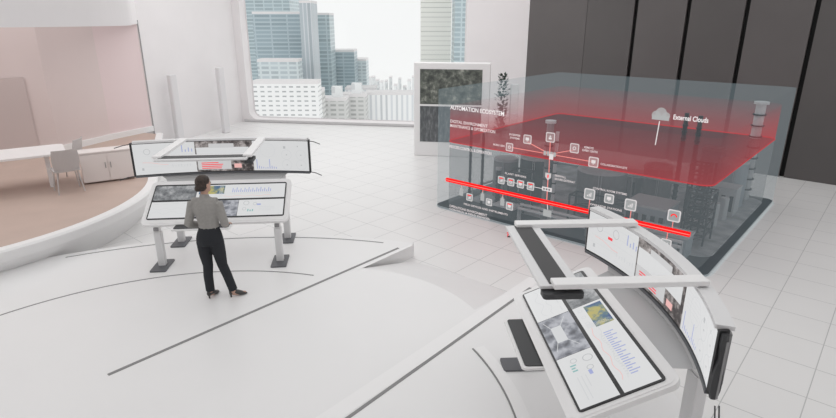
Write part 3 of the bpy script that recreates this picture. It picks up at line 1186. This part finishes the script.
def console(P, loc, rz, label):
    T = thing('control_console', label, 'console', (*loc, 0), rz, 'control consoles')
    W, zf, d, r = P['W'], P['zf'], P['d'], P['r']
    Ls = hypot(d, r)
    ty, tz = d / Ls, r / Ls
    def dm(u, t, n_=0):
        return (u, t * ty - n_ * tz, zf + t * tz + n_ * ty)
    # desk
    b = MB()
    b.prism(rrect(-W - .07, -.10, W + .07, Ls + .09, .09), -.055, -.004, 'white', dm)
    b.prism(rrect(-W - .045, -.07, W + .045, Ls + .06, .07), -.004, .0, 'white', dm)
    desk = b.build('desk', T, bevel=.006)
    # touch surface and its page content
    b = MB()
    b.prism(rrect(-W, -.0, W, Ls, .03), 0, .010, 'bezel', dm)
    ts = b.build('touchscreen', T)
    b = MB()
    c = Canvas(b, lambda a, q, l: dm(a, q, .010 + l))
    e = .018
    h1 = Ls * .485
    h2 = Ls * .535
    # front row: page, picture, page
    c.rect(-W + e, e, -W * .36, h1, 'scr')
    c.rect(-W * .355, e, W * .30, h1, 'p_room')
    c.rect(W * .305, e, W - e, h1, 'scr')
    # back row: picture, page
    c.rect(-W + e, h2, -W * .36, Ls - .03, 'p_grey')
    c.rect(-W * .355, h2, W - e, Ls - .03, 'scr')
    c.rect(-W * .32, h2 + (Ls - h2) * .32, W * .06, Ls - .05, 'p_map', lift=.003)
    # faint sheets on the picture of the room
    c.rect(-W * .18, .10, W * .08, .20, 's_lgrey', lift=.003)
    c.line([(-W * .30, .06), (-W * .18, .10)], .006, 's_lgrey')
    c.line([(W * .20, .06), (W * .08, .10)], .006, 's_lgrey')
    c.line([(W * .20, .27), (W * .08, .20)], .006, 's_lgrey')
    c.line([(-W * .30, .27), (-W * .18, .20)], .006, 's_lgrey')
    for k in range(4):
        c.rows(-W + .06 + k * .14, -W + .15 + k * .14, h1 - .05, 1, .1)
    c.line([(-W + .06 + .05 * k, .12 + .03 * sin(k * 1.3)) for k in range(11)], .005, 's_lgrey')
    c.line([(-W + .06 + .05 * k, .20 + .02 * cos(k * 1.7)) for k in range(11)], .005, 's_lgrey')
    c.ring(W * .42, h1 - .07, .045, .008, 's_grey')
    c.ring(W * .55, h1 - .09, .03, .006, 's_grey')
    c.ring(W * .40, h1 - .19, .03, .006, 's_grey')
    c.rect(W * .58, h1 - .12, W * .64, h1 - .09, 's_blue', lift=.004)
    c.bars(W * .45, .10, 3, .035, [.05, .035, .045], 's_teal', .018)
    c.rows(W * .62, W * .92, h1 - .16, 3, .035)
    # charts of the rear page
    c.bars(W * .18, Ls - .20, 20, .031, [.09, .06, .10, .05, .08, .04], 's_blue', .012)
    c.bars(W * .18, Ls - .23, 18, .034, [.015, .03, .02], 's_lgrey', .012)
    c.line([(W * .05 + .05 * k, h2 + .10 + .02 * sin(k * 1.1)) for k in range(16)], .005, 's_lgrey')
    c.line([(W * .05 + .05 * k, h2 + .05 + .012 * cos(k * 1.4)) for k in range(16)], .005, 's_pink')
    for k in range(3):
        c.ring(-W * .27 + .11 * k, h2 + .055, .022, .005, 's_lgrey', 0, 360)
    for k in range(6):
        c.rect(-W * .02 + .01 * k, h2 + .03, -W * .02 + .01 * k + .004, Ls - .06, 's_lgrey', lift=.003)
    b.build('display_page', ts)
    # keyboard tray in front of the desk
    b = MB()
    b.prism(rrect(-.60, -.27, .26, .04, .04), zf - .10, zf - .075, 'white')
    tr = b.build('keyboard_tray', T, bevel=.004)
    b = MB()
    b.prism(rrect(-.57, -.24, .23, .01, .03), zf - .075, zf - .066, 'dark_grey')
    b.build('tray_mat', tr)
    # legs
    for sx in (-1, 1):
        for sy, v, top in ((0, P['vf'], zf - .02), (1, P['vb'], P['sb'] + .1)):
            b = MB()
            hw = P.get('hw', .055) if sy else .055
            b.prism(rrect(-hw, -.05, hw, .05, .015), ZP + .015, ZP + (top - ZP) * .75, 'column')
            b.prism(rrect(-hw + .01, -.04, hw - .01, .04, .012), ZP + (top - ZP) * .5, top, 'white')
            lg = b.build('leg', T, loc=(sx * (P.get('ub', .905) if sy else .905), v, 0))
            b = MB()
            b.prism(rrect(-.12, -.26, .12, .20, .02), ZP, ZP + .02, 'foot')
            b.build('foot_plate', lg)
            if sy == 0:
                b = MB()
                b.box((0, -.062, zf - .16), (.07, .025, .05), 'mid_grey')
                b.build('cable_clip', lg)
    # curved screen
    Sx, ve, vm, sb, st = P['S'], P['ve'], P['vm'], P['sb'], P['st']
    sag = vm - ve
    R = (Sx * Sx + sag * sag) / (2 * sag)
    pm = math.asin(Sx / R)
    def am(q, z, out=0):     # q: distance along the arc from its middle
        ph = q / R
        return ((R + out) * sin(ph), vm - R + (R + out) * cos(ph), z)
    A = R * pm
    NA = 24
    def band(q0, q1, i0, i1, z0, z1, m, mb, n_=NA):
        rings = []
        for k in range(n_ + 1):
            q = q0 + (q1 - q0) * k / n_
            rings.append([Vector(am(q, z0, i0)), Vector(am(q, z0, i1)), Vector(am(q, z1, i1)), Vector(am(q, z1, i0))])
        mb.loft(rings, m)
    b = MB()
    band(-A, A, .0, .035, sb, st, 'bezel', b)
    hs = b.build('screen_housing', T)
    b = MB()
    band(-A * .96, A * .96, .035, .10, sb + .03, st - .04, 'mid_grey', b)
    b.build('screen_back', T)
    b = MB()
    band(-A, A, -.012, .05, sb - .032, sb - .003, 'foot', b)
    b.build('lower_rail', T)
    cw = .46
    e = .009
    for kind, q0, q1 in (('left', -A + e, -cw), ('mid', -cw, cw), ('right', cw, A - e)):
        b = MB()
        c = Canvas(b, lambda a, q, l: am(a, q, -l))
        z0, z1 = sb + e, st - e
        H_ = z1 - z0
        wq = q1 - q0
        if kind != 'mid':
            c.rect(q0, z0, q1, z1, 'scr', 10)
        if kind == 'left':
            c.ring(q0 + wq * .22, z1 - .13, .05, .007, 's_grey')
            c.ring(q0 + wq * .55, z1 - .12, .05, .007, 's_grey')
            c.rect(q0 + wq * .40, z0 + .235, q0 + wq * .49, z0 + .265, 's_red', lift=.004)
            c.line([(q0 + .12, z0 + .20), (q0 + .25, z0 + .19), (q0 + .42, z0 + .15), (q0 + .5, z0 + .15)], .006, 's_pink')
            c.bars(q0 + wq * .78, z1 - .16, 4, .05, [.11, .04, .07, .05], 's_blue', .014)
            c.bars(q0 + wq * .60, z0 + .10, 7, .045, [.05, .02, .04], 's_lgrey', .010)
            for k in range(5):
                c.rect(q0 + .06, z0 + .04 + k * .085, q1 - .05, z0 + .043 + k * .085, 's_lgrey', 6, .003)
            c.rect(q0 + .10, z0 + .07, q0 + .13, z0 + .11, 's_grey', lift=.004)
        elif kind == 'mid':
            c.rect(q0, z0, q1, z1, 'p_dark', 8)
            c.rect(q0 + .02, z0 + H_ * .40, q1 - .06, z0 + H_ * .80, 'scr', 8, .003)
            c.rect(q0 + .02, z0 + H_ * .06, q0 + wq * .60, z0 + H_ * .40, 'scr2', 5, .0035)
            c.rect(q0 + .22, z0 + H_ * .78, q1 - .30, z0 + H_ * .92, 'scr2', 3, .0035)
            for k in range(4):
                c.rect(q0 + .08, z0 + H_ * (.09 + k * .06), q0 + .08 + random.uniform(.26, .36), z0 + H_ * (.118 + k * .06), 's_red', 3, .005)
            c.rect(q0 + .60, z0 + H_ * .10, q0 + .72, z0 + H_ * .24, 's_pink', 1, .005)
        else:
            for i in range(2):
                for j in range(2):
                    c.ring(q0 + wq * (.60 + .26 * i), z0 + .10 + .17 * j, .085, .006, 's_lgrey', 0, 360, 18)
                    c.rect(q0 + wq * (.60 + .26 * i) - .01, z0 + .09 + .17 * j, q0 + wq * (.60 + .26 * i) + .012, z0 + .105 + .17 * j, 's_grey', lift=.004)
            c.rect(q0 + wq * .55, z1 - .13, q0 + wq * .59, z1 - .09, 's_grey', lift=.004)
            c.rect(q0 + wq * .80, z1 - .10, q0 + wq * .82, z1 - .08, 's_grey', lift=.004)
            c.bars(q0 + .05, z0 + .03, 10, .035, [.16, .05, .035, .03, .02, .025], 's_blue', .012)
            for k in range(6):
                c.rect(q0 + .06, z0 + .24 + k * .035, q0 + wq * .42, z0 + .243 + k * .035, 's_lgrey', 3, .003)
            c.ring(q0 + .25, z1 - .16, .12, .004, 's_lgrey')
        b.build('screen_page', hs)
    # grey apron between desk and screens
    b = MB()
    rings = []
    for k in range(NA + 1):
        q = (-.86 + 1.72 * k / NA)
        top = am(q * A * .86, sb - .02, .03)
        u = q * W * .97
        bot = dm(u, Ls + .05, -.03)
        mid = ((top[0] * .55 + bot[0] * .45), max(top[1], bot[1]) * .98, top[2] * .35 + bot[2] * .65)
        rings.append([Vector(bot), Vector(mid), Vector(top), Vector((top[0], top[1] + .02, top[2])), Vector((mid[0], mid[1] + .02, mid[2])), Vector((bot[0], bot[1] + .02, bot[2]))])
    b.loft(rings, 'apron')
    b.build('back_apron', T)
    # canopy: cap over the screens, arms, front rail
    zr, vr, a_ = P['zr'], P['vr'], P['a']
    b = MB()
    band(-A * .985, A * .985, -.02, .10, st + .004, st + .035, 'column', b)
    b.build('canopy_cap', T)
    for sx in (-1, 1):
        pe = am(R * math.asin(sx * a_ / R), st)
        L_ = pe[1] + .06 - (vr - .03)
        b = MB()
        b.box((sx * a_, vr - .03 + L_ / 2, zr + .03), (.125, L_, .045), 'white')
        b.build('canopy_arm', T, bevel=.008)
    b = MB()
    b.box((0, vr + .035, zr + .004), (2 * a_ + .02, .32, .028), 'column')
    fr_ = b.build('front_rail', T, bevel=.006)
    b = MB()
    b.box((0, vr + .035, zr + .020), (2 * a_ - .04, .16, .006), 'inlay')
    b.build('rail_inlay', fr_)
    b = MB()
    b.prism(rrect(-.06, -.12, .06, .19, .03), 0, .045, 'dark_grey', lambda x, y, z: (a_ + x + .02, vr + y + .01, zr - .065 + z))
    b.build('sensor_bar', T, bevel=.006)
    # wire frames that stick out of the screen ends
    for sx in (-1, 1):
        for z, dz in (((st, -.03), (sb, -.03)) if P.get('brackets', True) else ()):
            p = am(sx * A, z)
            b = MB()
            b.tube([(p[0], p[1], z), (p[0] + sx * .10, p[1] - .06, z + dz * .2), (p[0] + sx * .20, p[1] - .14, z + dz)], .007, 'dark_grey', 6)
            b.build('end_bracket', T)
        b = MB()
        p = am(sx * A, sb)
        b.box((p[0] + sx * .012, p[1] + .03, (sb + st) / 2), (.022, .07, st - sb + .03), 'bezel')
        b.build('end_cap', T)
    return T, am, A

PL = dict(W=1.024, zf=1.035, d=.614, r=.362, S=1.386, ve=.804, vm=.975, sb=1.515, st=2.035, zr=2.03, vr=-.272, a=.625, vf=.07, vb=1.058)
PR = dict(W=.952, zf=1.092, d=.636, r=.275, S=1.244, ve=.755, vm=.995, sb=1.492, st=1.955, zr=1.994, vr=-.163, a=.641, vf=.07, vb=1.02, ub=.72, hw=.085, brackets=False)
random.seed(11)
console(PL, (-3.094, 8.036), radians(5.645), 'white control console with curved screens in front of the standing woman')
T2, am2, A2 = console(PR, (1.169, 4.439), radians(-87.15), 'white control console with tilted touch desk nearest the camera, at the right')
# dark speaker column and cables on the near end of the right console
b = MB()
p = am2(A2, 1.5)
rings = []
for k in range(9):
    a = k / 8
    z = 1.45 + .50 * a
    wv = (.022, .036, .038, .034, .026, .014, .020, .024, .020)[k]
    rings.append([Vector((p[0] + .035 + x, p[1] + .03 + y, z)) for x, y in ((-.012, -wv), (.012, -wv), (.02, 0), (.012, wv), (-.012, wv))])
b.loft(rings, 'dark_grey')
b.build('side_speaker', T2)
b = MB()
b.box((p[0] + .058, p[1] + .04, 1.68), (.008, .012, .44), 'mid_grey')
b.build('speaker_trim', T2)
for k in (0, 1):
    b = MB()
    b.tube([(p[0] + .03, p[1] + .06 + .03 * k, 1.38), (p[0] + .05, p[1] + .07 + .03 * k, 1.25), (p[0] + .01, p[1] + .08 + .03 * k, 1.12)], .006, 'dark_grey', 6)
    b.build('cable', T2)

# ------------------------------------------------------------------ the woman
M['skin'] = mat('skin', (.50, .31, .24), .55)
M['hair'] = mat('hair_brown', (.035, .022, .016), .5, noise=.5, nscale=40)
M['blouse'] = mat('blouse_grey', (.31, .30, .285), .8, noise=.06, nscale=30)
M['trousers'] = mat('trousers_navy', (.016, .018, .023), .8)
M['shoe'] = mat('shoe_grey', (.045, .043, .042), .35)
M['eye'] = mat('eye_dark', (.02, .015, .01), .3)
M['lip'] = mat('lips', (.35, .10, .09), .5)

def remesh(name, mb, voxel, m, parent, smooth_it=4, loc=(0, 0, 0)):
    o = mb.build('tmp', None)
    r = o.modifiers.new('r', 'REMESH')
    r.mode = 'VOXEL'
    r.voxel_size = voxel
    s = o.modifiers.new('s', 'SMOOTH')
    s.iterations = smooth_it
    s.factor = .5
    bpy.context.view_layer.update()
    me = bpy.data.meshes.new_from_object(o.evaluated_get(dg()))
    bpy.data.objects.remove(o)
    me.materials.clear()
    me.materials.append(M[m])
    me.polygons.foreach_set('use_smooth', [True] * len(me.polygons))
    ob = bpy.data.objects.new(name, me)
    COL.objects.link(ob)
    ob.parent = parent
    return ob

WOM = thing('person', 'woman seen from behind in grey top and dark trousers, standing at the left console', 'person', (-2.73, 6.96, ZP), 0)
def ell(cx, cy, z, rx, ry, n=20):
    return [Vector((cx + rx * cos(2 * pi * k / n), cy + ry * sin(2 * pi * k / n), z)) for k in range(n)]
LA, RA = (-.145, .0, .10), (.165, .02, .10)       # ankles
LK, RK = (-.145, .03, .47), (.045, .05, .47)
LH, RH = (-.145, .0, .84), (.02, .0, .84)
torso = [(-.062, .0, .80, .155, .105), (-.062, -.005, .88, .165, .118), (-.06, .0, .95, .150, .105), (-.055, .0, 1.02, .125, .09), (-.05, .0, 1.08, .118, .085),
         (-.055, .0, 1.16, .130, .09), (-.06, .0, 1.25, .148, .10), (-.062, .0, 1.33, .165, .10), (-.064, .0, 1.39, .168, .085), (-.066, .005, 1.425, .125, .07), (-.068, .01, 1.445, .07, .055)]
def torso_mb(mb, g, lo, hi):
    mb.loft([ell(x, y, z, rx + g, ry + g) for x, y, z, rx, ry in torso if lo <= z <= hi], 'skin')
def limb(mb, pts, rad, g=0, n=14):
    # densify
    P_, R_ = [], []
    for i in range(len(pts) - 1):
        for k in range(5):
            a = k / 5
            P_.append(Vector(pts[i]).lerp(Vector(pts[i + 1]), a))
            R_.append(rad[i] + (rad[i + 1] - rad[i]) * a + g)
    P_.append(Vector(pts[-1]))
    R_.append(rad[-1] + g)
    mb.tube(P_, R_, 'skin', n)
SL, SR = (-.225, .0, 1.385), (.095, .0, 1.385)
EL, ER = (-.315, -.02, 1.09), (.172, -.02, 1.09)
HL, HR_ = (-.235, .20, 1.00), (.105, .20, 1.00)
leg_l = [LH, (-.150, .01, .66), LK, (-.148, .0, .33), LA]
leg_r = [RH, (.035, .02, .66), RK, (.105, .02, .33), RA]
leg_rad = [.090, .076, .054, .050, .036]
body = MB()
torso_mb(body, 0, 0, 2)
limb(body, leg_l, leg_rad)
limb(body, leg_r, leg_rad)
for s_, e_, h_ in ((SL, EL, HL), (SR, ER, HR_)):
    limb(body, [s_, tuple((Vector(s_) + Vector(e_)) / 2), e_, tuple((Vector(e_) + Vector(h_)) / 2), h_], [.048, .043, .036, .034, .024])
# feet
for (ax, ay, az), tx, ty_ in ((LA, .03, .12), (RA, .11, .07)):
    limb(body, [(ax, ay - .02, az + .01), (ax, ay - .01, .06), (ax + tx * .7, ay + ty_ * .7, .035), (ax + tx * 1.3, ay + ty_ * 1.3, .02)], [.036, .034, .030, .018])
# hands: palm, four fingers and a thumb, slightly curled downward over the desk edge
for h_, sd in ((HL, 1), (HR_, -1)):
    h0 = Vector(h_)
    body.tube([h0 + Vector((0, -.01, 0)), h0 + Vector((0, .03, 0)), h0 + Vector((0, .075, -.004)), h0 + Vector((0, .09, -.006))], [(.022, .017), (.034, .015), (.040, .013), (.036, .011)], 'skin', 12)
    for k, L_ in enumerate((.066, .076, .071, .055)):
        fx = (-.030 + .020 * k) * sd * -1
        p0 = h0 + Vector((fx, .08, -.005))
        body.tube([p0, p0 + Vector((fx * .1, L_ * .45, -.006)), p0 + Vector((fx * .15, L_ * .75, -.022)), p0 + Vector((fx * .15, L_ * .92, -.042))], [.0092, .0086, .008, .0066], 'skin', 8)
    p0 = h0 + Vector((.030 * sd, .025, -.004))
    body.tube([p0, p0 + Vector((.022 * sd, .025, -.008)), p0 + Vector((.028 * sd, .055, -.020))], [.012, .0105, .008], 'skin', 8)
# neck and head, turned slightly to the right
body.tube([(-.068, .01, 1.42), (-.068, .02, 1.48), (-.066, .035, 1.54)], [.052, .048, .05], 'skin', 14)
HC = Vector((-.066, .03, 1.63))
HZ = Matrix.Rotation(radians(-32), 3, 'Z')
def hp_(x, y, z):
    return HC + HZ @ Vector((x, y, z))
rings = []
for z, rx, ry, oy in ((-.115, .030, .036, .045), (-.10, .046, .062, .03), (-.07, .060, .080, .012), (-.03, .070, .092, 0), (.01, .075, .097, -.004), (.05, .072, .094, -.006), (.085, .056, .076, -.008), (.105, .034, .046, -.008), (.113, .012, .016, -.008)):
    rings.append([hp_(rx * cos(2 * pi * k / 20), oy + ry * sin(2 * pi * k / 20), z) for k in range(20)])
body.loft(rings, 'skin')
body.tube([hp_(0, .085, .005), hp_(0, .108, -.028), hp_(0, .092, -.038)], [.009, .013, .009], 'skin', 8)
for sx in (-1, 1):
    body.loft([[hp_(sx * (.070 + q), -.004 + .017 * k_ * cos(2 * pi * k / 10), -.012 + .030 * k_ * sin(2 * pi * k / 10)) for k in range(10)] for q, k_ in ((0, .7), (.010, 1), (.016, .8))], 'skin')
remesh('body', body, .0065, 'skin', WOM, 3)
# clothes
bl = MB()
torso_mb(bl, .014, 1.0, 1.46)
for s_, e_, h_ in ((SL, EL, HL), (SR, ER, HR_)):
    wv = Vector(e_).lerp(Vector(h_), .86)
    limb(bl, [s_, tuple((Vector(s_) + Vector(e_)) / 2), e_, tuple((Vector(e_) + wv) / 2), tuple(wv)], [.056, .048, .042, .038, .030], .012)
    bl.tube([(-.068, .0, 1.40), tuple(Vector(s_) + Vector((0, 0, .005)))], [(.075, .05), (.066, .062)], 'skin', 14)
bl.tube([(-.068, .008, 1.40), (-.068, .012, 1.455), (-.068, .022, 1.49)], [.10, .062, .060], 'skin', 16)
remesh('blouse', bl, .009, 'blouse', WOM, 4)
tr = MB()
torso_mb(tr, .014, .78, 1.09)
limb(tr, leg_l, [.092, .078, .058, .054, .050], .010)
limb(tr, leg_r, [.092, .078, .058, .054, .050], .010)
remesh('trousers', tr, .009, 'trousers', WOM, 4)
# shoes with heels
for (ax, ay, az), tx, ty_ in ((LA, .03, .12), (RA, .11, .07)):
    L_ = hypot(tx, ty_)
    ux, uy = tx / L_, ty_ / L_
    sh = MB()
    rings = []
    for q, wd, h0_, h1_ in ((-.058, .024, .045, .105), (-.03, .040, .042, .115), (.02, .042, .030, .110), (.08, .044, .006, .080), (.13, .038, .0, .050), (.17, .022, .0, .025), (.185, .008, .002, .014)):
        ring = []
        for k in range(12):
            t_ = 2 * pi * k / 12
            sx = wd * cos(t_)
            zz = (h0_ + h1_) / 2 + (h1_ - h0_) / 2 * sin(t_)
            ring.append(Vector((ax + ux * q - uy * sx, ay + uy * q + ux * sx, zz)))
        rings.append(ring)
    sh.loft(rings, 'shoe')
    shoe = sh.build('shoe', WOM, smooth=True)
    hl = MB()
    cx_, cy_ = ax - ux * .038, ay - uy * .038
    hl.loft([ell(cx_, cy_, z, r_, r_, 10) for z, r_ in ((0, .011), (.03, .011), (.055, .022))], 'shoe')
    hl.build('heel', shoe)
# hair: cap plus low bun
hr = MB()
rings = []
for z, rx, ry, oy in ((-.085, .050, .045, -.045), (-.05, .072, .070, -.034), (-.01, .082, .086, -.024), (.03, .086, .096, -.016), (.065, .080, .094, -.012), (.095, .062, .076, -.010), (.118, .036, .046, -.010), (.125, .012, .016, -.01)):
    rings.append([hp_(rx * cos(2 * pi * k / 20), oy + ry * sin(2 * pi * k / 20), z) for k in range(20)])
hr.loft(rings, 'hair')
rings = []
for k in range(9):
    a = -pi / 2 + pi * k / 8
    rings.append([hp_(.042 * cos(a) * cos(t * pi / 8), -.098 + .036 * cos(a) * sin(t * pi / 8), -.045 + .042 * sin(a)) for t in range(16)])
hr.loft(rings, 'hair')
remesh('hair', hr, .008, 'hair', WOM, 3)
for sx in (-1, 1):
    f_ = MB()
    c_ = hp_(sx * .030, .084, .006)
    f_.loft([[c_ + Vector((.012 * cos(a) * cos(t * pi / 5), .008 * cos(a) * sin(t * pi / 5), .007 * sin(a))) for t in range(10)] for a in [-pi / 2 + pi * q / 6 for q in range(7)]], 'eye')
    f_.build('eye', WOM)
f_ = MB()
c_ = hp_(0, .080, -.066)
f_.tube([hp_(-.02, .072, -.066), hp_(0, .082, -.066), hp_(.02, .072, -.066)], [.003, .006, .003], 'lip', 8)
f_.build('mouth', WOM)
